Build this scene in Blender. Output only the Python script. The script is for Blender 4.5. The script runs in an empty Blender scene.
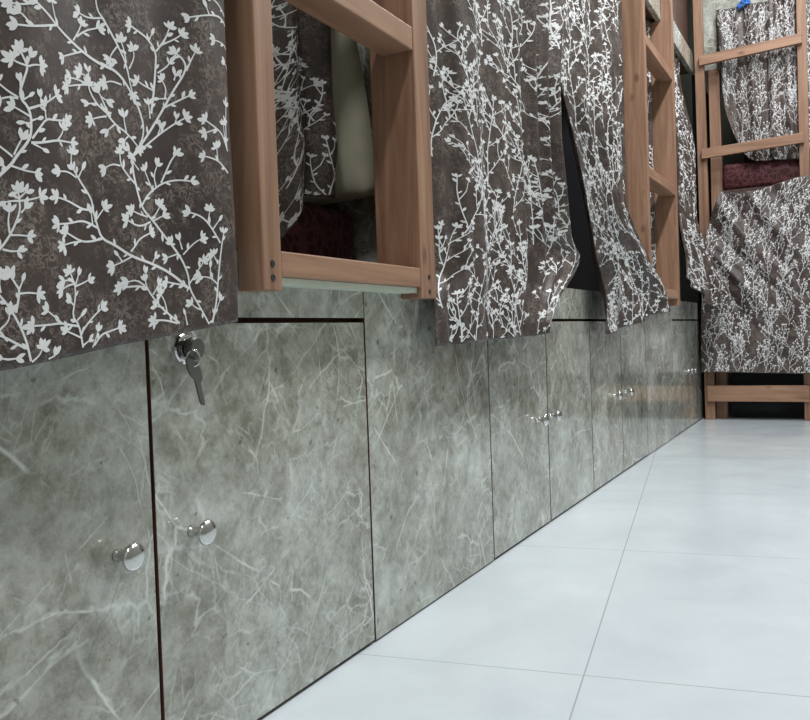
import bpy, bmesh, math, random
import numpy as np
from mathutils import Vector, Matrix

S = bpy.context.scene
COL = S.collection
PI = math.pi

def lin(r, g, b):
    f = lambda c: (c/255/12.92) if c/255 <= .04045 else ((c/255+.055)/1.055)**2.4
    return (f(r), f(g), f(b), 1.0)

# ------------------------------------------------------------------ materials
class NT:
    def __init__(s, name):
        s.m = bpy.data.materials.new(name); s.m.use_nodes = True
        s.t = s.m.node_tree; s.t.nodes.clear()
        s.out = s.n('ShaderNodeOutputMaterial'); s.b = s.n('ShaderNodeBsdfPrincipled')
        s.l(s.b.outputs[0], s.out.inputs[0])
    def n(s, k, **kw):
        x = s.t.nodes.new(k)
        for a, v in kw.items(): setattr(x, a, v)
        return x
    def l(s, a, b): s.t.links.new(a, b)
    def set(s, **kw):
        for k, v in kw.items(): s.b.inputs[k.replace('_', ' ')].default_value = v
    def obj(s, scale=(1, 1, 1), rnd=True, rot=(0, 0, 0), loc=(0, 0, 0), kind='POINT'):
        tc = s.n('ShaderNodeTexCoord'); src = tc.outputs['Object']
        if rnd:
            oi = s.n('ShaderNodeObjectInfo'); ad = s.n('ShaderNodeVectorMath', operation='ADD')
            mu = s.n('ShaderNodeMath', operation='MULTIPLY'); mu.inputs[1].default_value = 37.0
            s.l(oi.outputs['Random'], mu.inputs[0]); s.l(src, ad.inputs[0]); s.l(mu.outputs[0], ad.inputs[1]); src = ad.outputs[0]
        mp = s.n('ShaderNodeMapping', vector_type=kind); mp.inputs['Scale'].default_value = scale
        mp.inputs['Rotation'].default_value = rot; mp.inputs['Location'].default_value = loc
        s.l(src, mp.inputs['Vector']); return mp.outputs[0]
    def noise(s, vec, scale, detail=4, rough=.55, dist=0):
        x = s.n('ShaderNodeTexNoise'); s.l(vec, x.inputs['Vector'])
        x.inputs['Scale'].default_value = scale; x.inputs['Detail'].default_value = detail
        x.inputs['Roughness'].default_value = rough; x.inputs['Distortion'].default_value = dist
        return x.outputs['Fac']
    def ramp(s, fac, pts):
        r = s.n('ShaderNodeValToRGB'); e = r.color_ramp.elements
        while len(e) < len(pts): e.new(.5)
        for q, (p, c) in zip(e, pts):
            q.position = p; q.color = c if isinstance(c, tuple) else (c, c, c, 1)
        s.l(fac, r.inputs[0]); return r.outputs[0]
    def mix(s, fac, a, b, mode='MIX'):
        x = s.n('ShaderNodeMix', data_type='RGBA', blend_type=mode)
        for v, i in ((fac, 0), (a, 6), (b, 7)):
            if hasattr(v, 'is_output'): s.l(v, x.inputs[i])
            else: x.inputs[i].default_value = v
        return x.outputs[2]
    def math(s, op, a, b=None, clamp=False):
        x = s.n('ShaderNodeMath', operation=op, use_clamp=clamp)
        for i, v in enumerate((a, b)):
            if v is None: continue
            if hasattr(v, 'is_output'): s.l(v, x.inputs[i])
            else: x.inputs[i].default_value = v
        return x.outputs[0]
    def bump(s, h, strength=.2, dist=.002):
        b = s.n('ShaderNodeBump'); b.inputs['Strength'].default_value = strength
        b.inputs['Distance'].default_value = dist
        s.l(h, b.inputs['Height']); s.l(b.outputs[0], s.b.inputs['Normal'])

def plain(name, col, rough=.5, metal=0, var=.12, scale=40):
    t = NT(name); v = t.obj(); f = t.noise(v, scale, 3)
    d = tuple(c*(1-var) for c in col[:3])+(1,); u = tuple(min(1, c*(1+var)) for c in col[:3])+(1,)
    t.l(t.ramp(f, [(.3, d), (.7, u)]), t.b.inputs['Base Color'])
    t.set(Roughness=rough, Metallic=metal); return t.m

def mat_laminate():
    t = NT('marble_laminate'); v = t.obj()
    cloud = t.noise(t.obj(rot=(.6, 0, 0)), 6.5, 10, .70)
    base = t.ramp(cloud, [(.34, lin(104, 103, 88)), (.45, lin(138, 138, 124)), (.54, lin(162, 164, 154)), (.66, lin(204, 209, 203))])
    fine = t.noise(t.obj(rot=(-.5, 0, 0)), 38, 7, .78)
    base = t.mix(.36, base, t.ramp(fine, [(.39, lin(94, 91, 77)), (.59, lin(196, 198, 190))]))
    col = base
    # straight, broken white veins: cell borders of a slightly warped, stretched Voronoi, shown only in patches
    def veins(rot, sc, scale, w, amt, mscale, lo, hi, tint, warp=.03):
        nonlocal col
        q = t.obj(scale=tuple(1/c for c in sc), rot=rot, kind='TEXTURE')
        nz = t.n('ShaderNodeTexNoise'); t.l(q, nz.inputs['Vector']); nz.inputs['Scale'].default_value = scale*3; nz.inputs['Detail'].default_value = 4
        ad = t.n('ShaderNodeVectorMath', operation='MULTIPLY_ADD'); t.l(nz.outputs['Color'], ad.inputs[0])
        ad.inputs[1].default_value = (warp*8/scale,)*3; t.l(q, ad.inputs[2])
        vo = t.n('ShaderNodeTexVoronoi', feature='DISTANCE_TO_EDGE'); t.l(ad.outputs[0], vo.inputs['Vector']); vo.inputs['Scale'].default_value = scale
        wv = t.math('MULTIPLY', t.noise(q, scale*1.5, 2), 2*w)
        line = t.math('SUBTRACT', 1.0, t.math('DIVIDE', vo.outputs['Distance'], wv), True)
        mask = t.ramp(t.noise(t.obj(rot=rot), mscale, 3, .65), [(lo, 0.0), (hi, 1.0)])
        col = t.mix(t.math('MULTIPLY', t.math('MULTIPLY', line, mask), amt), col, tint)
    wt = lin(216, 219, 214)
    veins((.8, 0, 0), (1, 1.3, .5), 4.5, .011, .95, 5, .53, .57, wt, .02)
    veins((-.75, 0, 0), (1, 1.3, .5), 5.5, .012, .9, 6, .54, .58, wt, .02)
    veins((1.45, 0, 0), (1, 1.2, .55), 7, .014, .8, 7, .54, .59, wt, .025)
    veins((.15, 0, 0), (1, 1.3, .6), 8, .018, .75, 8, .51, .58, wt, .03)
    veins((-1.1, 0, 0), (1, 1.3, .5), 15, .030, .6, 8, .49, .58, wt, .04)
    veins((.9, 0, 0), (1, 1.3, .5), 27, .042, .45, 9, .51, .60, wt, .04)
    veins((-.4, 0, 0), (1, 1.3, .5), 40, .06, .35, 10, .50, .60, wt, .05)
    veins((-.3, 0, 0), (1, 1.2, .7), 11, .03, .35, 7, .52, .6, lin(80, 78, 66), .05)
    sp = t.ramp(t.noise(v, 55, 2), [(.27, 1.0), (.31, 0.0)])
    col = t.mix(t.math('MULTIPLY', sp, .6), col, lin(74, 72, 64))
    t.l(col, t.b.inputs['Base Color'])
    t.set(Roughness=.11, IOR=1.75)
    t.bump(t.noise(v, 3.0, 2), .04, .004)
    return t.m

def mat_wood(name, d, m, u, axis='z'):
    t = NT(name)
    sc = {'z': (22, 22, 1.3), 'y': (22, 1.3, 22), 'x': (1.3, 22, 22)}[axis]
    v = t.obj(scale=sc); g = t.noise(v, 1.6, 7, .65, .9)
    col = t.ramp(g, [(.25, d), (.5, m), (.75, u)])
    sp = {'z': (9, 9, 5), 'y': (9, 5, 9), 'x': (5, 9, 9)}[axis]
    vo = t.n('ShaderNodeTexVoronoi'); t.l(t.obj(scale=sp), vo.inputs['Vector']); vo.inputs['Scale'].default_value = 1.3
    k = t.ramp(vo.outputs['Distance'], [(.05, 1.0), (.14, 0.0)])
    col = t.mix(t.math('MULTIPLY', k, .7), col, lin(74, 44, 32))
    wide = t.noise(t.obj(), 6, 2)
    col = t.mix(t.math('MULTIPLY', wide, .35), col, d)
    t.l(col, t.b.inputs['Base Color']); t.set(Roughness=.5)
    t.bump(g, .12, .001); return t.m

def mat_cloth(name, dark, mid, speck, rough=.5):
    t = NT(name); v = t.obj()
    big = t.noise(v, 9, 3)
    base = t.ramp(big, [(.35, dark), (.65, mid)])
    r = t.math('ABSOLUTE', t.math('SUBTRACT', t.noise(v, 150, 3, .6, .6), .5))
    ln = t.ramp(r, [(.0, 1.0), (.035, .5), (.07, 0.0)])
    msk = t.ramp(t.noise(v, 26, 5, .75), [(.44, 0.0), (.6, 1.0)])
    col = t.mix(t.math('MULTIPLY', t.math('MULTIPLY', ln, msk), .8), base, speck)
    t.l(col, t.b.inputs['Base Color']); t.set(Roughness=rough)
    t.bump(t.noise(v, 600, 2), .1, .0005); return t.m

def mat_floor():
    t = NT('floor_tile')
    th = math.radians(8.5)
    v = t.obj(rnd=False, rot=(0, 0, -th), loc=(-.466, -1.013, 0))
    br = t.n('ShaderNodeTexBrick', offset=0, squash=1); t.l(v, br.inputs['Vector'])
    br.inputs['Scale'].default_value = 1; br.inputs['Mortar Size'].default_value = .0011; br.inputs['Mortar Smooth'].default_value = .1
    br.inputs['Brick Width'].default_value = .65; br.inputs['Row Height'].default_value = .65
    v2 = t.obj(rnd=False)
    c = t.ramp(t.noise(v2, 4, 5, .6, .5), [(.3, lin(190, 198, 203)), (.7, lin(205, 213, 217))])
    spk = t.ramp(t.noise(v2, 55, 1), [(.82, 0.0), (.85, 1.0)])
    c = t.mix(t.math('MULTIPLY', spk, .6), c, lin(120, 120, 118))
    c = t.mix(br.outputs['Fac'], c, lin(160, 166, 170))
    t.l(c, t.b.inputs['Base Color'])
    t.l(t.ramp(t.noise(v2, 7, 4), [(.3, .13), (.7, .2)]), t.b.inputs['Roughness'])
    return t.m

def mat_burgundy():
    t = NT('burgundy_brocade'); v = t.obj(rnd=False)
    vo = t.n('ShaderNodeTexVoronoi', feature='DISTANCE_TO_EDGE'); vo.inputs['Scale'].default_value = 42
    nz = t.n('ShaderNodeTexNoise'); t.l(v, nz.inputs['Vector']); nz.inputs['Scale'].default_value = 25
    ad = t.n('ShaderNodeVectorMath', operation='MULTIPLY_ADD'); t.l(nz.outputs['Color'], ad.inputs[0]); ad.inputs[1].default_value = (.05,)*3; t.l(v, ad.inputs[2])
    t.l(ad.outputs[0], vo.inputs['Vector'])
    ln = t.ramp(vo.outputs['Distance'], [(.05, 1.0), (.16, 0.0)])
    c = t.mix(t.math('MULTIPLY', ln, .6), lin(74, 28, 36), lin(128, 78, 80))
    t.l(c, t.b.inputs['Base Color']); t.set(Roughness=.65); return t.m

M = {}
M['lam'] = mat_laminate()
M['wood'] = mat_wood('pine_upright', lin(106, 74, 56), lin(150, 114, 90), lin(179, 143, 118))
M['woody'] = mat_wood('pine_rung', lin(114, 81, 61), lin(158, 121, 96), lin(186, 149, 123), 'y')
M['woodx'] = mat_wood('pine_rung_across', lin(114, 81, 61), lin(158, 121, 96), lin(186, 149, 123), 'x')
M['brown'] = mat_wood('brown_board', lin(66, 46, 40), lin(84, 60, 52), lin(98, 72, 62))
M['cloth'] = mat_cloth('curtain_cloth', lin(52, 41, 38), lin(71, 59, 55), lin(142, 130, 123), .42)
M['print'] = plain('white_branch_print', lin(222, 222, 222), .5, 0, .06, 60)
M['floor'] = mat_floor()
M['burg'] = mat_burgundy()
M['cream'] = plain('cream_cotton', lin(170, 168, 146), .8, 0, .06, 30)
M['carc'] = plain('dark_board_core', lin(84, 48, 35), .7)
M['dark'] = plain('interior_shade_dark', lin(14, 15, 20), .8)  # near-black colour painted in for the shade inside and under the bunks
M['edge'] = plain('pale_edge_band', lin(196, 202, 186), .5, 0, .05)
M['chrome'] = plain('chrome', lin(205, 205, 203), .13, 1, .04)
M['nickel'] = plain('dull_nickel', lin(98, 98, 92), .4, .5, .1)
M['black'] = plain('black_plastic', lin(40, 40, 40), .35)
M['paint'] = plain('wall_paint', lin(190, 190, 184), .8, 0, .04, 12)
M['ceil'] = plain('ceiling_paint', lin(226, 226, 222), .85, 0, .03, 12)
M['blue'] = plain('blue_cord', lin(40, 100, 178), .5)
M['steel'] = plain('white_steel', lin(225, 225, 225), .5)
M['string'] = plain('grey_string', lin(120, 118, 112), .7)

# ------------------------------------------------------------------ objects
def link(name, me, mats, parent=None, loc=(0, 0, 0)):
    o = bpy.data.objects.new(name, me); COL.objects.link(o)
    if me is not None:
        for m in (mats if isinstance(mats, (list, tuple)) else [mats]): me.materials.append(m)
    if parent: o.parent = parent
    o.location = loc
    return o

def thing(name, label, cat, loc=(0, 0, 0), group=None):
    o = bpy.data.objects.new(name, None); COL.objects.link(o); o.location = loc; o.empty_display_size = .05
    o['label'] = label; o['category'] = cat
    if group: o['group'] = group
    return o

def root_loc(p):
    v = Vector((0, 0, 0))
    while p is not None: v += Vector(p.location); p = p.parent
    return v

def part(name, bm, mat, parent, label=None, smooth=False, kind=None):
    """bm is in world coordinates; the part is stored relative to its thing's base."""
    off = root_loc(parent)
    bmesh.ops.translate(bm, verts=bm.verts, vec=-off)
    me = bpy.data.meshes.new(name); bm.to_mesh(me); bm.free()
    if smooth:
        for p in me.polygons: p.use_smooth = True
    o = link(name, me, mat, parent)
    if label: o['label'] = label
    if kind: o['kind'] = kind
    return o

def board(bm):
    """decor on the broad faces, dark core on the narrow edges"""
    for f in bm.faces: f.material_index = 0 if abs(f.normal.x) > .6 else 1
    return bm

def single(name, bm, mat, label=None, cat=None, group=None, kind=None, base=(0, 0, 0), smooth=False):
    bmesh.ops.translate(bm, verts=bm.verts, vec=-Vector(base))
    me = bpy.data.meshes.new(name); bm.to_mesh(me); bm.free()
    if smooth:
        for p in me.polygons: p.use_smooth = True
    o = link(name, me, mat, None, base)
    if label: o['label'] = label
    if cat: o['category'] = cat
    if group: o['group'] = group
    if kind: o['kind'] = kind
    return o

def box(x0, x1, y0, y1, z0, z1, bev=0, bm=None, seg=2):
    b2 = bmesh.new()
    bmesh.ops.create_cube(b2, size=1)
    for v in b2.verts:
        v.co = Vector((x0+(v.co.x+.5)*(x1-x0), y0+(v.co.y+.5)*(y1-y0), z0+(v.co.z+.5)*(z1-z0)))
    if bev: bmesh.ops.bevel(b2, geom=b2.edges[:], offset=bev, segments=seg, affect='EDGES', profile=.5)
    if bm is None: return b2
    me = bpy.data.meshes.new('tmp'); b2.to_mesh(me); b2.free(); bm.from_mesh(me); bpy.data.meshes.remove(me)
    return bm

def hexa(bot, top, bev=0):
    """solid between a bottom quad and a top quad of corner points"""
    b = bmesh.new(); vb = [b.verts.new(p) for p in bot]; vt = [b.verts.new(p) for p in top]
    b.faces.new(vb[::-1]); b.faces.new(vt)
    for i in range(4): b.faces.new((vb[i], vb[(i+1) % 4], vt[(i+1) % 4], vt[i]))
    if bev: bmesh.ops.bevel(b, geom=b.edges[:], offset=bev, segments=2, affect='EDGES', profile=.5)
    return b

def lathe(profile, origin, axis=Vector((1, 0, 0)), n=28, bm=None):
    """profile: list of (distance along axis, radius)"""
    b = bm or bmesh.new(); axis = Vector(axis).normalized()
    a = axis.orthogonal().normalized(); c = axis.cross(a); o = Vector(origin); rings = []
    for d, r in profile:
        if r < 1e-6: rings.append([b.verts.new(o+axis*d)])
        else: rings.append([b.verts.new(o+axis*d+a*(r*math.cos(2*PI*k/n))+c*(r*math.sin(2*PI*k/n))) for k in range(n)])
    for p, q in zip(rings, rings[1:]):
        for k in range(n):
            if len(p) == 1 and len(q) == 1: continue
            if len(p) == 1: b.faces.new((p[0], q[(k+1) % n], q[k]))
            elif len(q) == 1: b.faces.new((p[k], p[(k+1) % n], q[0]))
            else: b.faces.new((p[k], p[(k+1) % n], q[(k+1) % n], q[k]))
    bmesh.ops.recalc_face_normals(b, faces=b.faces[:])
    return b

def tube(pts, r, n=10, bm=None, closed=False):
    b = bm or bmesh.new(); pts = [Vector(p) for p in pts]; rings = []; N = len(pts)
    up = None
    for i, p in enumerate(pts):
        if closed: d = pts[(i+1) % N]-pts[i-1]
        else: d = pts[min(i+1, N-1)]-pts[max(i-1, 0)]
        d.normalize()
        if up is None: up = d.orthogonal().normalized()
        up = (up-d*up.dot(d)).normalized(); s = d.cross(up)
        rr = r[i] if isinstance(r, (list, tuple)) else r
        rings.append([b.verts.new(p+up*(rr*math.cos(2*PI*k/n))+s*(rr*math.sin(2*PI*k/n))) for k in range(n)])
    pr = list(zip(rings, rings[1:])) + ([(rings[-1], rings[0])] if closed else [])
    for p, q in pr:
        for k in range(n): b.faces.new((p[k], p[(k+1) % n], q[(k+1) % n], q[k]))
    if not closed: b.faces.new(rings[0][::-1]); b.faces.new(rings[-1])
    bmesh.ops.recalc_face_normals(b, faces=b.faces[:])
    return b

def outline_plate(pts2, th, place):
    """flat plate from a 2D outline; place(u, v, w) gives the world point"""
    b = bmesh.new()
    f = [b.verts.new(place(u, v, th/2)) for u, v in pts2]; g = [b.verts.new(place(u, v, -th/2)) for u, v in pts2]
    b.faces.new(f); b.faces.new(g[::-1]); n = len(f)
    for i in range(n): b.faces.new((f[i], g[i], g[(i+1) % n], f[(i+1) % n]))
    bmesh.ops.recalc_face_normals(b, faces=b.faces[:]); return b
TRACE = '''
5628,6957 5491,6973 5317,7028 5191,7076 5000,7134 4894,7182 4799,7216 4744,7237;
5000,7134 4956,7234 4931,7323;
5000,7143 4714,7032 4566,7003;
4695,7034 4643,7080 4590,7110;
4744,7229 4621,7174 4521,7157;
5213,7091 5283,7187 5320,7265;
5258,7137 5372,7230 5509,7289;
5317,7028 5185,6966 5068,6909;
5514,6979 5698,6948 5848,6816 5976,6654 6030,6490 5956,6310 5862,6221;
5549,7388 5679,7217 5801,7046 5851,6861 5884,6788;
5549,7388 5496,7440 5480,7555;
5549,7388 5401,7341 5293,7358;
5700,7179 5637,7099 5610,7039;
5801,7055 5772,7173 5739,7235;
5835,7011 5904,7137 5884,7204;
5740,6843 5622,6850 5550,6814;
5862,6221 6053,6429 6255,6714 6378,6922 6533,7163 6511,7264 6416,7315;
6533,7163 6584,7284 6633,7375;
6119,6666 6159,6890 6186,7121 6195,7273 6083,7362 5994,7382 5847,7409;
6195,7273 6312,7419 6361,7548;
6253,7346 6424,7452 6483,7508;
6210,7071 6323,7157 6353,7203;
6159,6890 6017,6911 5942,6929;
6103,6616 6095,6707 6085,6751;
6094,7337 6138,7415;
6257,6743 6385,6819 6562,6927;
6290,6845 6310,6945 6260,7018;
6318,6851 6222,6829;
6399,7043 6416,7095;
5862,6221 6021,6331 6200,6476 6372,6605 6519,6703;
6201,6486 6232,6558;
6401,6621 6419,6682;
5862,6221 5854,6093 5907,5918 5939,5830 5985,5744 6111,5664 6290,5501 6464,5340 6568,5159 6575,5031 6742,4824 6842,4683;
5862,6212 5815,6267;
5909,5955 5789,6028 5697,6113 5692,6228;
5696,6104 5601,6106 5517,6058;
5975,5789 6060,5901 6241,6029 6410,6082 6582,6088;
6127,5929 6068,6033 6021,6118;
6170,5972 6136,6080 6183,6191;
6227,6027 6288,6141 6351,6266 6411,6334;
6083,5643 5976,5595 5874,5585 5765,5628;
6047,5686 5944,5693 5832,5717;
6085,5662 6154,5716 6214,5808;
6124,5656 6249,5717;
6464,5340 6382,5403 6343,5458;
6494,5362 6618,5479 6726,5538;
6437,5368 6293,5319;
6482,5410 6445,5505;
6575,5031 6340,5178 6086,5250 5819,5298 5630,5392 5480,5433 5429,5533 5371,5691 5364,5767 5220,5909 5150,5991;
5810,5343 5863,5401 5918,5470 6077,5539;
5819,5298 5718,5246 5619,5205;
5718,5246 5672,5297;
6086,5250 6129,5309;
5480,5433 5343,5396 5222,5386 5046,5446;
5222,5386 5114,5369 5008,5335;
5429,5524 5319,5556 5232,5565 5092,5525 4957,5504;
5373,5536 5357,5646;
5359,5672 5259,5661 5175,5685 5061,5713 4949,5723;
5398,5573 5459,5649 5508,5707;
5188,5922 5085,5956 4982,5940;
5170,5969 5122,6045 5136,6122;
5210,5925 5257,6000;
6575,5031 6490,5067 6404,5074 6279,5088;
6578,5080 6659,5183 6758,5309;
6452,4694 6315,4772 6169,4856 6006,5012 5985,5095;
6007,5022 5879,5036 5704,5012;
5982,5040 5882,5091 5781,5069;
5985,5095 5989,5161;
6275,4800 6253,4896 6190,4971;
6236,4838 6129,4856;
6424,4694 6257,4723 6094,4723;
6082,4959 6168,5056;
6742,4824 6668,4844 6610,4883;
6553,4674 6530,4773;
6889,4693 6952,4930 6963,5105 7002,5458 7044,5627;
6962,5085 6856,5152 6718,5156;
6856,5152 6847,5253;
6989,5509 6798,5706 6680,5763 6563,5780;
6798,5706 6821,5829;
6871,5642 6955,5732;
6959,5290 6886,5388;
6891,4723 7000,4931;
7116,6247 7008,6313 6916,6349 6732,6359;
6931,6352 6908,6480;
7115,6475 7012,6632 6874,6676 6740,6719;
6904,6662 6747,6591;
7057,6589 7035,6739;
7100,6494 7080,6697 7096,6948;
7133,7782 7009,7826 6884,7807 6730,7759 6566,7697;
6806,7783 6766,7849;
7107,7877 6985,7940 6833,7971;
7150,7539 7056,7575 6883,7555;
7170,7338 7091,7379;
4357,5769 4505,5913 4545,5981 4663,6127 4686,6210 4677,6372 4571,6450 4626,6610 4658,6696 4625,6757 4591,6810;
4658,6704 4725,6737 4792,6747;
4640,6707 4568,6711 4524,6730;
4650,6717 4682,6788;
4593,6517 4587,6577;
4571,6442 4484,6475 4399,6531;
4570,6434 4499,6433 4427,6402;
4616,6437 4664,6471;
4668,6378 4735,6409 4803,6440 4874,6487 4967,6557;
4794,6437 4778,6497;
4674,6317 4601,6341 4531,6364;
4680,6263 4624,6260;
4691,6289 4749,6317;
4692,6148 4763,6240 4836,6335 4925,6345 5078,6377;
4836,6335 4829,6381 4822,6428;
4681,6114 4786,6133 4966,6191 5058,6200 5141,6207;
4966,6191 5020,6250 5043,6304;
4699,6110 4793,6087;
4518,5977 4441,6025 4341,6082;
4528,5994 4559,6061 4599,6130;
4505,5906 4622,5885 4724,5885;
4468,5877 4434,5902;
5603,6529 5502,6577 5447,6608 5375,6703 5367,6769;
5366,6752 5256,6725 5106,6672;
5356,6758 5259,6768 5152,6758;
5379,6772 5349,6824 5284,6833;
5379,6772 5373,6873;
5377,6746 5480,6788;
5556,6519 5463,6491 5382,6457;
5570,6557 5518,6650 5476,6718;
5447,6608 5357,6588;
5493,6618 5634,6465 5788,6424 5956,6310;
5496,6680 5564,6661;
5788,6424 5768,6492 5760,6562;
5646,6467 5560,6397;
5811,6393 5759,6347;
4325,5177 4426,5283 4504,5397 4576,5559 4572,5644 4558,5720;
4572,5644 4665,5664 4771,5701;
4572,5644 4508,5637 4454,5622;
4563,5659 4631,5722;
4493,5373 4566,5379 4649,5379;
4485,5388 4472,5479 4486,5557;
4425,5260 4486,5249 4559,5254;
4585,5553 4624,5596;
4659,4390 4614,4582 4522,4755 4414,4900 4281,5002;
4532,4778 4569,4950 4535,4996 4485,5064;
4568,4927 4652,4937 4737,4931;
4561,4958 4592,5022;
4407,4930 4393,4998 4405,5052;
4609,4503 4511,4552 4415,4601 4262,4648;
4457,4561 4399,4632 4351,4708 4264,4693;
4391,4647 4465,4708 4478,4770;
4458,4422 4405,4432;
4458,4422 4531,4427;
4659,4390 4739,4443 4771,4506;
4765,4393 4835,4415 4896,4437;
5224,4493 5181,4690 5099,4749 5139,4892 5145,4993 5117,5059 5079,5124;
5135,5001 5223,5030 5312,5067;
5137,5026 5051,5007 4987,4971;
5137,5035 5054,5057 5012,5038;
5147,5018 5184,5104;
5116,4849 5086,4874;
5180,4673 5074,4682 4972,4699 4830,4683 4675,4676;
4972,4699 4904,4748 4827,4796;
5162,4723 5207,4757;
5218,4570 5112,4606 5030,4632;
5221,4630 5302,4706 5384,4767 5480,4829;
5225,4510 5305,4551;
5346,4490 5395,4567 5422,4636;
5369,4507 5466,4601 5573,4626 5707,4660;
5943,6106 5883,6152'''
# ------------------------------------------------------------------ the room
XR, YB, YE, ZC = 1.38, -1.6, 5.25, 2.75
XL = -.97
single('floor', box(XL-.1, XR+.1, YB-.1, YE+.1, -.05, 0), M['floor'], kind='structure')
single('ceiling', box(XL-.1, XR+.1, YB-.1, YE+.1, ZC, ZC+.05), M['ceil'], kind='structure')
single('wall_left', box(XL-.1, XL, YB, YE, 0, ZC), M['lam'], kind='structure')
single('wall_right', box(XR, XR+.1, YB, YE, 0, ZC), M['lam'], kind='structure')
single('wall_end', box(XL, XR, YE, YE+.1, 0, ZC), M['paint'], kind='structure')
single('wall_back', box(XL, XR, YB-.1, YB, 0, ZC), M['paint'], kind='structure')

# ------------------------------------------------------------------ cabinets along the left side
DT = .471           # top of the doors
PT = .555           # top of the cabinets
G = .0024
def knob(y, z, door):
    prof = [(0, .0), (0, .0066), (.002, .0066), (.004, .0056), (.010, .0052), (.015, .0058), (.0175, .0115), (.0205, .0136), (.0235, .0132), (.0258, .0105), (.0272, .006), (.0277, 0)]
    part('knob', lathe(prof, (0.0, y, z)), M['chrome'], door, smooth=True)

def cabinet(label, y0, y1, doors, panels):
    t = thing('storage_cabinet', label, 'cabinet', (0, (y0+y1)/2, 0), 'storage cabinets under the left bunks')
    part('carcass', box(-.55, -.0215, y0+.001, y1-.001, 0, .5545), M['carc'], t, 'dark brown board edges showing in the gaps')
    for a, b, ky in doors:
        d = part('door', board(box(-.0195, 0, a+G, b-G, .005, DT, .0008)), [M['lam'], M['carc']], t)
        if ky is not None: knob(ky, .250, d)
        if abs(a-.637) < .001:
            lk = lathe([(0, 0), (0, .0165), (.0025, .0165), (.004, .0150), (.0045, .0125), (.0035, .0118), (.0035, .0105), (.006, .0100), (.0062, 0)], (0, .690, .444))
            part('lock', lk, M['chrome'], d, 'round chrome cam lock', smooth=False)
    if doors:
        part('top_board', board(box(-.0205, 0, doors[0][0]+.0005, doors[-1][1]-.0005, .4775, PT, .0006)), [M['lam'], M['carc']], t)
    for a, b in panels:
        part('fixed_panel', board(box(-.0205, 0, a+.0015, b-.0015, .003, PT, .0006)), [M['lam'], M['carc']], t)
    return t

cabinet('grey marble-look cabinet nearest the camera, keys hanging from its door lock', -.6, 1.548,
        [(.2, .637, .586), (.637, 1.072, .690)], [(-.6, .2), (1.072, 1.548)])
cabinet('grey marble-look cabinet below the curtain with the open slit', 1.548, 2.295,
        [(1.548, 1.911, 1.828), (1.911, 2.295, 1.925)], [])
cabinet('grey marble-look cabinet with a plain panel below the farther side ladder', 2.295, 3.54,
        [(2.295, 2.650, 2.535), (2.650, 3.015, 2.685)], [(3.015, 3.54)])
cabinet('small grey marble-look cabinet in the far corner by the end bunk', 3.54, 4.292,
        [(3.54, 3.92, 3.875), (3.92, 4.292, 3.965)], [])

# keys in the lock: one inserted with a round bow, one hanging from its ring
kt = thing('key_pair', 'two small keys hanging from the chrome lock of the nearest cabinet', 'keys', (.006, .690, .444))
bow = lathe([(.005, 0), (.005, .004), (.010, .0042), (.010, .0105), (.0125, .0125), (.0175, .0125), (.020, .0105), (.020, 0)], (0, .690, .444), n=24)
part('inserted_key', bow, M['nickel'], kt, 'key bow standing out of the lock', smooth=False)
ring = [(.0195+.0035*math.cos(a), .682+.006*math.cos(a), .434+.0085*math.sin(a)) for a in [2*PI*k/24 for k in range(24)]]
part('key_ring', tube(ring, .0011, 8, closed=True), M['chrome'], kt, smooth=True)
ang = math.radians(-21)
def hk(u, v, w): # u sideways along the wall, v downwards
    return Vector((.0200+w-.10*v, .679+1.25*(u*math.cos(ang)-v*math.sin(ang)), .4325-1.2*(v*math.cos(ang)-u*math.sin(ang))))
out = [(-.005, 0), (.005, 0), (.0085, .004), (.009, .012), (.0075, .017), (.004, .020), (.004, .025), (.0032, .028), (.0036, .031), (.0028, .034), (.0034, .037), (.002, .0435), (-.002, .0435), (-.003, .040), (-.003, .020), (-.0075, .017), (-.009, .012), (-.0085, .004)]
part('hanging_key', outline_plate(out, .0022, hk), M['nickel'], kt, 'flat dull key pointing down')

# ------------------------------------------------------------------ bunks on the left side
FZ0, FZ1 = 1.645, 1.737
def bunk(label, y0, y1, part_end=True, board=False):
    t = thing('bunk_bed', label, 'bunk bed', (-.48, (y0+y1)/2, PT), 'built-in bunk beds')
    part('lower_deck', box(XL+.003, -.10, y0+.001, y1-.001, .5555, .572), M['brown'], t)
    part('upper_deck', box(XL+.003, -.021, y0+.001, y1-.001, FZ0+.01, FZ1-.02), M['brown'], t)
    part('upper_fascia', box(-.02, 0, y0+.001, y1-.001, FZ0, FZ1, .001), M['lam'], t)
    if part_end: part('partition', box(XL+.003, -.018, y1-.031, y1-.001, .5725, FZ0-.001, .001), M['lam'], t)
    if board:
        part('guard_board', box(-.045, -.022, y0+.002, y1-.002, FZ1-.019, 2.4, .002), M['brown'], t, 'dark brown wooden board')
    return t
bunk('bunk bed behind the nearest ladder with a cream pillow in it', -.6, 1.45)
B2 = bunk('dark bunk bed seen through the slit between two curtains', 1.4505, 3.12)
part('slit_shade_panel', box(XL+.01, -.05, 3.075, 3.088, .5725, FZ0-.001), M['dark'], B2, 'near-black panel added for the shade inside the bunk')  # added sheet: darkness behind the curtain slit put in as colour
bunk('bunk bed in the far left corner with a brown board above its edge', 3.1205, 4.29, False, True)

mt = single('mattress', box(-.86, -.20, -.5, 1.405, .5725, .69, .025, seg=3), M['burg'], 'burgundy patterned mattress on the bunk behind the nearest ladder', 'mattress', base=(-.5, .45, .5725), smooth=True)

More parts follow.
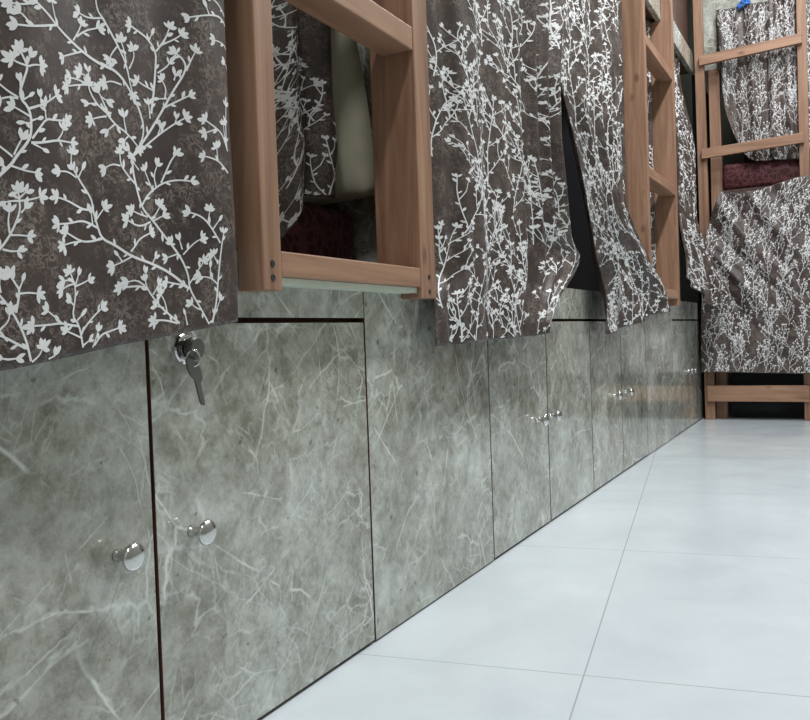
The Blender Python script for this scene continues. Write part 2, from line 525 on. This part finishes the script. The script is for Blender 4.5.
# cream pillow leaning against the partition
def cushion(x0, x1, yc, z0, z1, th, lean, skew):
    b = bmesh.new(); nu, nv = 26, 22; front = {}; back = {}
    for i in range(nu+1):
        for j in range(nv+1):
            u = i/nu*2-1; v = j/nv*2-1
            e = max(0, (1-abs(u)**4)*(1-abs(v)**4))**.5
            x = (x0+x1)/2+u*(x1-x0)/2*(1-.04*v*v)+skew*v; z = (z0+z1)/2+v*(z1-z0)/2*(1-.05*u*u)
            y = yc+lean*(z-z0)
            p = Vector((x, y-th/2*e, z)); q = Vector((x, y+th/2*e, z))
            front[i, j] = b.verts.new(p)
            back[i, j] = b.verts.new(q) if e > 1e-6 else front[i, j]
    for i in range(nu):
        for j in range(nv):
            k = [(i, j), (i+1, j), (i+1, j+1), (i, j+1)]
            b.faces.new([front[c] for c in k])
            try: b.faces.new([back[c] for c in k[::-1]])
            except ValueError: pass
    bmesh.ops.recalc_face_normals(b, faces=b.faces[:]); return b
single('pillow', cushion(-.60, -.135, 1.325, .692, 1.04, .09, .12, -.03), M['cream'], 'cream pillow standing on end against the laminate partition behind the nearest ladder', 'pillow', base=(-.4, 1.345, .692), smooth=True)

# ------------------------------------------------------------------ bunk across the end
YF = 4.30
eb = thing('bunk_bed', 'bunk bed across the far end wall with curtains on both levels', 'bunk bed', (.55, YF+.4, 0), 'built-in bunk beds')
XE = 1.375
part('post', box(.062, .112, YF, YF+.045, 0, 1.655, .002), M['wood'], eb)
part('post', box(XE-.06, XE, YF, YF+.045, 0, 2.7, .002), M['wood'], eb)
part('side_board', box(.002, .103, YF+.002, YF+.02, 1.657, 2.745, .001), M['lam'], eb)
part('top_board', box(.1035, XE-.062, YF+.002, YF+.02, 1.925, 2.745, .001), M['lam'], eb)
part('upper_deck', box(.127, XE-.062, YF+.01, 5.2, 1.03, 1.085), M['brown'], eb)
part('lower_deck', box(.127, XE-.062, YF+.01, 5.2, .44, .49), M['brown'], eb)
part('underbed_shade_panel', box(.127, XE-.062, YF+.05, YF+.07, 0.001, .438), M['dark'], eb, 'near-black panel standing for the shade under the bed')  # shade below the end bed painted as a dark sheet
part('side_panel', box(-.018, .001, YF+.03, 5.2, 0.001, 1.655), M['dark'], eb)  # dark colour paints the shade seen in the corner gap
part('back_panel', box(.127, XE-.062, 5.18, 5.2, .49, 2.7), M['dark'], eb)
def drape_mattress():
    b = box(.114, 1.31, YF+.012, 5.15, 1.0865, 1.208, .02, seg=3); return b
single('mattress', drape_mattress(), M['burg'], 'burgundy patterned mattress showing between the two curtains of the end bunk', 'mattress', base=(.8, 4.7, 1.087), smooth=True)

# ------------------------------------------------------------------ ladders
def screw(y, z, x, t):
    part('screw', lathe([(-.001, 0), (-.001, .0042), (.0006, .0042), (.0010, .003), (.0004, 0)], (x, y, z), n=14), M['black'], t, 'dark screw head')

def ladder(label, ya, yb, xf, depth, rungs, wa, wb, ztop, zb):
    t = thing('wooden_ladder', label, 'ladder', (0, (ya+yb)/2, zb), 'wooden bunk ladders')
    def post(y0, y1):
        b = bmesh.new()
        # the foot is notched to sit over the front edge of the deck
        pr = [(.0008, zb), (xf, zb), (xf, ztop), (.0008, ztop), (.0008, FZ0-.001), (xf-depth, FZ0-.001), (xf-depth, PT+.001), (.0008, PT+.001)]
        f = [b.verts.new((x, y0, z)) for x, z in pr]; g = [b.verts.new((x, y1, z)) for x, z in pr]
        b.faces.new(f); b.faces.new(g[::-1])
        for i in range(8): b.faces.new((f[i], g[i], g[(i+1) % 8], f[(i+1) % 8]))
        bmesh.ops.recalc_face_normals(b, faces=b.faces[:])
        bmesh.ops.bevel(b, geom=b.edges[:], offset=.0015, segments=2, affect='EDGES', profile=.5)
        p = part('upright', b, M['wood'], t); return p
    post(ya, ya+wa); post(yb-wb, yb)
    for i, (z0, z1) in enumerate(rungs):
        x0 = .0008 if z0 < PT or z1 > FZ0-.02 else xf-.055
        r = part('rung', box(x0, xf-.0008, ya+wa+.0004, yb-wb-.0004, z0, z1, .002), M['woody'], t)
    return t
L1 = ladder('wooden ladder nearest the camera, beside the large foreground curtain', .785, 1.242, .037, .078,
            [(.524, .554), (.889, .925), (1.27, 1.305), (1.64, 1.675), (2.01, 2.045)], .036, .052, 2.4, .507)
for z in (.522, .538): screw(.803, z, .037, L1)
for z in (.518, .541): screw(1.218, z, .037, L1)
part('edge_strip', box(.0008, .029, .823, 1.189, .5155, .5235), M['edge'], L1, 'pale strip under the lowest rung')
L2 = ladder('wooden ladder on the left farther down the aisle, before the corner', 2.925, 3.505, .040, .10,
            [(.556, .588), (.960, .995), (1.405, 1.440), (1.83, 1.865), (2.25, 2.285)], .036, .045, 2.5, .53)

el = thing('wooden_ladder', 'wooden ladder in front of the end bunk, its lower half under a curtain', 'ladder', (.26, 4.25, 0), 'wooden bunk ladders')
ry0, ry1 = 4.236, 4.268
part('upright', hexa([(.020, ry0, 0), (.064, ry0, 0), (.064, ry1, 0), (.020, ry1, 0)], [(.006, ry0, 2.4), (.046, ry0, 2.4), (.046, ry1, 2.4), (.006, ry1, 2.4)], .0015), M['wood'], el)
part('upright', hexa([(.448, ry0, 0), (.492, ry0, 0), (.492, ry1, 0), (.448, ry1, 0)], [(.450, ry0, 2.4), (.488, ry0, 2.4), (.488, ry1, 2.4), (.450, ry1, 2.4)], .0015), M['wood'], el)
for z0, z1, dz in ((.088, .162, 0), (.40, .44, 0), (.82, .86, .005), (1.229, 1.274, .018), (1.662, 1.706, .024), (2.09, 2.13, .02)):
    part('rung', hexa([(.034, ry0-.022, z0), (.470, ry0-.022, z0+dz), (.470, ry0-.0003, z0+dz), (.034, ry0-.0003, z0)],
                      [(.034, ry0-.022, z1), (.470, ry0-.022, z1+dz), (.470, ry0-.0003, z1+dz), (.034, ry0-.0003, z1)], .0015), M['woodx'], el)

# ------------------------------------------------------------------ the printed curtains
def leaf(L, W): return [(0, .12*W), (.25*L, .55*W), (.52*L, W), (.78*L, .78*W), (L, .1*W), (.80*L, -.62*W), (.5*L, -.9*W), (.22*L, -.6*W)]

def cluster(rng, s, t, a, k, leaves, n=None):
    n = n or rng.choice((2, 3, 3, 4))
    for i in range(n):
        d = (i-(n-1)/2)*rng.uniform(.55, .8)+rng.uniform(-.15, .15)
        L = rng.uniform(.0090, .0135)*k*(1-.12*abs(d))
        leaves.append((s-.0015*k*math.cos(a), t-.0015*k*math.sin(a), a+d, L, L*rng.uniform(.19, .26)))

def buds(rng, pl, k, leaves, step=.017):
    acc = rng.uniform(.004, .012)*k; side = rng.choice((-1, 1))
    for (s0, t0), (s1, t1) in zip(pl, pl[1:]):
        d = math.hypot(s1-s0, t1-t0); a = math.atan2(t1-t0, s1-s0); p = 0
        while d-p > acc:
            p += acc; acc = step*k*rng.uniform(.7, 1.4)
            L = rng.uniform(.007, .011)*k
            leaves.append((s0+(s1-s0)*p/d, t0+(t1-t0)*p/d, a+side*rng.uniform(.5, .9), L, L*rng.uniform(.16, .24))); side = -side
        acc -= d-p

def plant(rng, s, t, H, a, k, strokes, leaves, side0=1):
    """one upright sprig: wandering stem, alternate side branches with buds, clusters at the tips"""
    st = .012*k; pl = [(s, t)]; n = int(H/st); side = side0; nxt = rng.randint(1, 2); bend = rng.uniform(-.05, .05)
    for i in range(n):
        a += bend+rng.uniform(-.12, .12)+(PI/2-a)*.07
        if rng.random() < .12: bend = rng.uniform(-.07, .07)
        s += st*math.cos(a); t += st*math.sin(a); pl.append((s, t)); nxt -= 1
        if nxt <= 0 and i < n-1:
            f = i/n; bl = (.034+.066*(1-f)*rng.uniform(.5, 1.1))*k; b = a+side*rng.uniform(.6, 1.0); m = max(3, int(bl/st/.9))
            x, y = s, t; q = [(x, y)]
            cv = -side*rng.uniform(.02, .12)
            for j in range(m):
                b += cv+rng.uniform(-.08, .08); x += bl/m*math.cos(b); y += bl/m*math.sin(b); q.append((x, y))
                if j == m//2 and bl > .05*k:
                    c = b-side*rng.uniform(.5, .8); w = bl*.42
                    r = [(x, y), (x+w*.5*math.cos(c), y+w*.5*math.sin(c)), (x+w*math.cos(c+.15*side), y+w*math.sin(c+.15*side))]
                    strokes.append((r, .0017*k, .0012*k)); cluster(rng, *r[-1], c, k*.85, leaves)
            strokes.append((q, .0019*k, .0012*k)); buds(rng, q, k, leaves); cluster(rng, x, y, b, k*.88, leaves)
            side = -side; nxt = rng.randint(1, 3)
    strokes.append((pl, .0025*k, .0014*k)); cluster(rng, s, t, a, k*.9, leaves, 4); buds(rng, pl, k*.9, leaves, .03)

def resample(pl, step):
    out = [pl[0]]
    for (a, b), (c, d) in zip(pl, pl[1:]):
        n = max(1, int(math.ceil(math.hypot(c-a, d-b)/step)))
        out += [(a+(c-a)*i/n, b+(d-b)*i/n) for i in range(1, n+1)]
    return out

def smooth_line(pl, it=2):
    for _ in range(it):
        if len(pl) < 3: return pl
        q = [pl[0]]
        for (a, b), (c, d) in zip(pl, pl[1:]): q += [(a*.75+c*.25, b*.75+d*.25), (a*.25+c*.75, b*.25+d*.75)]
        pl = q+[pl[-1]]
    return pl

def curtain(label, P, W, H, seed, k=1.0, cols=None, traced=None, keep=None, cell=.006, rowh=.19, colw=.088, group='printed bunk curtains'):
    """P(u, v) gives the cloth surface (arrays); W, H is its size laid flat; the print is laid out on the flat cloth."""
    rng = random.Random(seed)
    nu = max(150, int(W/cell)); nv = max(20, int(H/cell))
    U, V = np.meshgrid(np.linspace(0, 1, nu+1), np.linspace(0, 1, nv+1), indexing='ij')
    g = P(U, V)                                              # (nu+1, nv+1, 3)
    N = np.cross(np.gradient(g, axis=0), np.gradient(g, axis=1)); N /= np.linalg.norm(N, axis=2, keepdims=True)+1e-12
    strokes, leaves = [], []
    if traced:
        for pl in traced:
            pl = smooth_line(pl); a = math.atan2(pl[-1][1]-pl[-2][1], pl[-1][0]-pl[-2][0])
            ln = sum(math.hypot(q[0]-p[0], q[1]-p[1]) for p, q in zip(pl, pl[1:]))
            w = .0018 if ln < .03 else .0022 if ln < .09 else .0027
            strokes.append((pl, w, w*.62))
            cluster(rng, *pl[-1], a, .86, leaves, rng.choice((3, 3, 4, 5)) if ln > .012 else rng.choice((1, 2, 2)))
            if ln > .022: buds(rng, pl, .86, leaves, .020)
    ncol = int(W/(colw*k))+1
    for c in range(ncol):
        t = -.05-(.5*rowh*k if c % 2 else 0)-rng.uniform(0, .04)
        s = (c+.5)*W/ncol
        while t < H:
            hh = rowh*k*rng.uniform(1.05, 1.35)
            s0 = s+rng.uniform(-.026, .026)*k
            if keep is None or keep(s0, t, hh): plant(rng, s0, t, hh, PI/2+rng.uniform(-.6, .6), k, strokes, leaves, rng.choice((-1, 1)))
            t += rowh*k*rng.uniform(.9, 1.05)
    pts = []; faces = []
    def inside(s, t): return 0.002 < s < W-.002 and .002 < t < H-.002
    for pl, w0, w1 in strokes:
        pl = resample(pl, .008); n = len(pl); prev = None
        for i, (s, t) in enumerate(pl):
            if not inside(s, t): prev = None; continue
            a, b = pl[max(i-1, 0)], pl[min(i+1, n-1)]
            dx, dy = b[0]-a[0], b[1]-a[1]; d = math.hypot(dx, dy) or 1
            w = (w0+(w1-w0)*i/max(1, n-1))*.5; nx, ny = -dy/d*w, dx/d*w
            q = len(pts); pts += [(s+nx, t+ny), (s-nx, t-ny)]
            if prev is not None: faces.append((prev, prev+1, q+1, q))
            prev = q
    for s, t, a, L, Wd in leaves:
        ca, sa = math.cos(a), math.sin(a); sh = leaf(L, Wd)
        pp = [(s+x*ca-y*sa, t+x*sa+y*ca) for x, y in sh]
        if all(inside(*p) for p in pp):
            q = len(pts); pts += pp; m = len(pp)
            faces.append(tuple(range(q+m-1, q-1, -1)))
    # cloth: front sheet, back sheet, rim
    th = .0012; ng = (nu+1)*(nv+1)
    verts = np.concatenate([g.reshape(-1, 3), (g-N*th).reshape(-1, 3)])
    idx = np.arange(ng).reshape(nu+1, nv+1)
    q = np.stack([idx[:-1, :-1], idx[1:, :-1], idx[1:, 1:], idx[:-1, 1:]], -1).reshape(-1, 4)
    cloth = q.tolist()+(q[:, ::-1]+ng).tolist()
    rim = idx[:, 0].tolist()+idx[-1, 1:].tolist()+idx[-2::-1, -1].tolist()+idx[0, -2:0:-1].tolist()
    for a, b in zip(rim, rim[1:]+rim[:1]): cloth.append([b, a, a+ng, b+ng])
    if pts:
        p = np.array(pts); fu = np.clip(p[:, 0]/W, 0, 1)*nu; fv = np.clip(p[:, 1]/H, 0, 1)*nv
        iu = np.minimum(fu.astype(int), nu-1); iv = np.minimum(fv.astype(int), nv-1); du = (fu-iu)[:, None]; dv = (fv-iv)[:, None]
        def bil(A): return A[iu, iv]*(1-du)*(1-dv)+A[iu+1, iv]*du*(1-dv)+A[iu, iv+1]*(1-du)*dv+A[iu+1, iv+1]*du*dv
        verts = np.concatenate([verts, bil(g)+bil(N)*.00035])
    off = 2*ng
    base = verts[:ng].reshape(nu+1, nv+1, 3)[:, 0].mean(0)
    me = bpy.data.meshes.new('curtain')
    me.from_pydata((verts-base).tolist(), [], cloth+[[i+off for i in f] for f in faces])
    me.materials.append(M['cloth']); me.materials.append(M['print'])
    mi = np.zeros(len(me.polygons), dtype=np.int32); mi[len(cloth):] = 1
    me.polygons.foreach_set('material_index', mi)
    me.polygons.foreach_set('use_smooth', np.ones(len(me.polygons), dtype=bool)); me.update()
    o = bpy.data.objects.new('curtain', me); COL.objects.link(o); o.location = base.tolist()
    o['label'] = label; o['category'] = 'curtain'; o['group'] = group
    return o

def sm(x): x = np.clip(x, 0, 1); return x*x*(3-2*x)
def side(a, o, z): return np.stack([o, a, z], -1)            # curtains along the left side face +x
def end(a, o, z): return np.stack([a, YF-o, z], -1)          # curtains across the end face -y
TAU = 2*PI
ZT = FZ0-.002

# big foreground curtain
C1Y0, C1Y1 = .06, .732
def zb1(y): return .4325+.126*(y-.43)
def c1(U, V):
    a = C1Y0+(C1Y1-C1Y0)*U; z = zb1(a)+(ZT-zb1(a))*V
    a = a+(.003*np.sin(TAU*V*3)-.022*sm((.80-z)/.34)+.004)*U
    o = .050+.006*np.sin(TAU*(a*4.3+.15*z)+1.2)+.004*np.sin(TAU*(a*9.5-.4*z)+.4)*sm((z-.5)/.3)
    o = o+.006*np.exp(-((a+.25*(z-.45)-.60)/.03)**2)*sm((.75-z)/.25)
    o = o-.012*sm((a-.71)/.03)
    return side(a, o, z)
W1 = C1Y1-C1Y0; H1 = ZT-.45
def to_cloth(y, z): return ((y-C1Y0), (z-zb1(y))/(ZT-zb1(y))*H1)
TR = [[to_cloth(*(float(q)/1e4 for q in w.split(','))) for w in l.split()] for l in TRACE.replace('\n', '').split(';')]
def keep1(s, t, hh):
    y = C1Y0+s; z = .45+t
    return y < .29 or z > .66+(y-.44)*.36
curtain('large brown curtain with white branch print hanging in the left foreground', c1, W1, H1, 3, 1.0, traced=TR, keep=keep1, cell=.005)

# curtain beyond the nearest ladder, left of the slit
def c2(U, V):
    zb = .431+.014*U; z = zb+(ZT-zb)*V
    yr = np.interp(z, [.43, .47, .53, .58, .61, .632, .665, .757, .869, 1.011, 1.2], [1.767, 1.784, 1.877, 1.985, 2.035, 2.050, 1.985, 1.935, 1.890, 1.885, 1.945])
    yl = 1.266-.034*sm((.56-z)/.06)
    a = yl+(1.97-yl)*U+(yr-1.97)*U**3.5
    A = (.011+.010*V)*(.65+.55*U)*(1-.75*sm((U-.72)/.28)*sm((.78-z)/.2))
    ph = U*5.2+.35*np.sin(TAU*U*1.3+.5)+.10*np.sin(3*V)
    o = .046+A*np.sin(TAU*ph)+.35*A*np.sin(TAU*ph*2.1+1.0+V)
    o = o+.006*np.exp(-((U-1)/.10)**2)*sm((.75-z)/.2)
    q = sm(U/.10); o = o*q+(1-q)*(.020+.018*sm((.56-z)/.06))
    return side(a, o, z)
curtain('brown printed curtain just past the nearest ladder, left of the dark slit', c2, .44, 1.2, 11, .85, colw=.068, rowh=.155)

# curtain right of the slit, swung out over the foot of the second ladder
def c3(U, V):
    zb = .434+.064*sm(U*1.15)-.012*np.sin(PI*U); z = zb+(ZT-zb)*V
    yl = np.interp(z, [.438, .526, .604, .692, .772, .883, 1.018, 1.2], [2.262, 2.251, 2.232, 2.195, 2.130, 2.052, 1.925, 1.95])
    f = sm((.84-z)/.32)
    yr = 2.57+.29*f
    a = yl+(yr-yl)*U
    A = .009+.008*V
    ph = U*4.6+.3*np.sin(TAU*U*.9+2)
    o = .043+A*np.sin(TAU*ph+.8)+.3*A*np.sin(TAU*ph*1.9)+.062*f*sm((U-.25)/.75)+.012*f*np.sin(TAU*(U*2.2+z*2.4))
    return side(a, o, z)
curtain('brown printed curtain right of the dark slit, swung out over the second ladder', c3, .40, 1.2, 23, .80, colw=.068, rowh=.165)

# curtain drawn back inside the first bunk
def c4(U, V):
    zb = .575+.11*sm((U-.45)/.35); z = zb+(ZT-zb)*V
    a = .90+.335*U+.03*V*U
    o = -.150+.013*np.sin(TAU*(U*3.4+.1*V))+.007*np.exp(-((z-.68-.1*U)/.05)**2)
    return side(a, o, z)
curtain('brown printed curtain inside the bunk, seen through the nearest ladder beside the pillow', c4, .22, 1.05, 31, .85, colw=.08, rowh=.165)

# curtain between the second ladder and the corner
def c5(U, V):
    zb = np.interp(U, [0, .55, 1], [.64, .515, .56]); z = zb+(ZT-zb)*V
    f = sm((.95-z)/.40)
    a = 3.545+(.44+.12*f)*U
    o = .030-.058*sm((z-1.2)/.4)+.011*np.sin(TAU*(U*4.2)+.5)+f*(.03+.085*U)+.010*f*np.sin(TAU*(U*1.6+z*3))
    return side(a, o, z)
curtain('brown printed curtain hanging between the second ladder and the far corner', c5, .32, 1.15, 43, .80, colw=.08, rowh=.165)

# curtain behind the second ladder
def c6(U, V):
    z = .60+(ZT-.60)*V
    return side(3.150+.285*U, -.045+.009*np.sin(TAU*U*3.2+.3)+0*V, z)
curtain('brown printed curtain glimpsed between the uprights of the second ladder', c6, .18, 1.05, 47, .80, colw=.08, rowh=.165)

# end bunk, upper curtain
def e1(U, V):
    xl = .105
    zb = 1.185+.30*np.clip(1-U/.16, 0, 1)**2+.012*np.sin(TAU*U*1.4); z = zb+(1.921-zb)*V
    a = xl+.025*(1-V)+(.98-xl)*U
    ph = a*9.5+.25*np.sin(a*14+1)
    o = .022+.010*np.sin(TAU*ph)*(.6+.4*(1-V))+.004*np.sin(TAU*ph*2.3+V*2)
    return end(a, o, z)
curtain('brown printed curtain hanging on the upper level of the end bunk', e1, 1.05, .75, 59, .72, colw=.08, rowh=.165)

# end bunk, lower curtain thrown over the ladder
def e2(U, V):
    zt = np.interp(U, [0, .05, .10, .2, .36, .45, 1], [1.068, 1.058, 1.045, 1.058, 1.09, 1.098, 1.098]); zb = .228-.012*sm(U*2)
    z = zb+(zt-zb)*V
    xl = np.interp(z, [.2, .43, .70, .85, .96, 1.07], [.012, .018, .030, .042, .075, .118])
    a = xl+(.98-xl)*U
    d = a+z*.78
    w = sm((z-.30)/.35)*np.exp(-((a-.20)/.20)**2)
    o = .112+.012*w*np.sin(TAU*d/.21+.9+1.2*np.sin(d*7))+.0035*w*np.sin(TAU*d/.075+4*a+2*np.sin(z*9))+.006*np.sin(TAU*(a*5+.2*z))*(1-V)
    o = o+.012*np.sin(TAU*(a*2.2+z*.4))*(1-w)*sm((1.05-z)/.2)
    return end(a, o, z)
curtain('brown printed curtain thrown over the lower half of the end ladder', e2, 1.05, .87, 67, .72, colw=.08, rowh=.165)

# blue cord knotted at the top of the upper end curtain
kx, ky, kz = .229, 4.268, 1.930
b = bmesh.new()
def loop(cx, cz, r1, r2, rot, dy):
    return [(cx+r1*math.cos(a)*math.cos(rot)-r2*math.sin(a)*math.sin(rot), ky+dy*math.sin(a), cz+r1*math.cos(a)*math.sin(rot)+r2*math.sin(a)*math.cos(rot)) for a in [TAU*i/20 for i in range(20)]]
tube(loop(kx-.006, kz-.004, .022, .010, .5, .004), .0055, 8, b, True)
tube(loop(kx+.008, kz+.003, .018, .009, -.4, .005), .0055, 8, b, True)
tube([(kx+.012, ky, kz+.002), (kx+.022, ky-.003, kz+.016), (kx+.030, ky, kz+.024)], .004, 8, b)
tube([(kx+.0, ky, kz), (kx-.014, ky-.003, kz-.020), (kx-.020, ky, kz-.028)], .0045, 8, b)
tube([(kx, ky, kz+.002), (kx, ky+.028, kz+.004)], .004, 8, b)
single('cord_knot', b, M['blue'], 'bright blue cord knot at the top of the upper end curtain', 'cord', base=(kx, ky, kz), smooth=True)

# ------------------------------------------------------------------ ceiling lights
def ceiling_light(y, power, label):
    t = thing('ceiling_light', label, 'ceiling light', (.70, y, ZC), 'ceiling lights over the aisle')
    part('housing', box(.60, .80, y-.32, y+.32, ZC-.035, ZC-.0005, .004), M['steel'], t)
    L = bpy.data.lights.new('tube', 'AREA'); L.shape = 'RECTANGLE'; L.size = .16; L.size_y = .60; L.energy = power; L.color = (.96, .98, 1.0)
    o = bpy.data.objects.new('lamp', L); COL.objects.link(o); o.parent = t; o.location = (0, 0, -.045)
LP = [(-.6, 12, 'ceiling light fitting nearest the camera'), (1.9, 23, 'ceiling light fitting halfway along the aisle'), (3.3, 15, 'ceiling light fitting before the end bunk')]
for y, p, l in LP: ceiling_light(y, p, l)

w = bpy.data.worlds.new('world'); S.world = w; w.use_nodes = True
w.node_tree.nodes['Background'].inputs[0].default_value = (.6, .65, .7, 1); w.node_tree.nodes['Background'].inputs[1].default_value = .05

# ------------------------------------------------------------------ camera
cd = bpy.data.cameras.new('camera'); co = bpy.data.objects.new('camera', cd); COL.objects.link(co)
cd.sensor_width = 36; cd.lens = 850/810*36; cd.clip_start = .02
R = [[0.8871632, 0.4601293, -0.0349640], [-0.0177245, -0.0417351, -0.9989715], [-0.4611152, 0.8868705, -0.0288703]]
co.matrix_world = Matrix(((R[0][0], -R[1][0], -R[2][0], .622), (R[0][1], -R[1][1], -R[2][1], 0), (R[0][2], -R[1][2], -R[2][2], .45), (0, 0, 0, 1)))
S.camera = co
vs = S.view_settings; vs.view_transform = 'Standard'; vs.look = 'None'; vs.gamma = 1; vs.use_curve_mapping = False
vs.exposure = 1.25
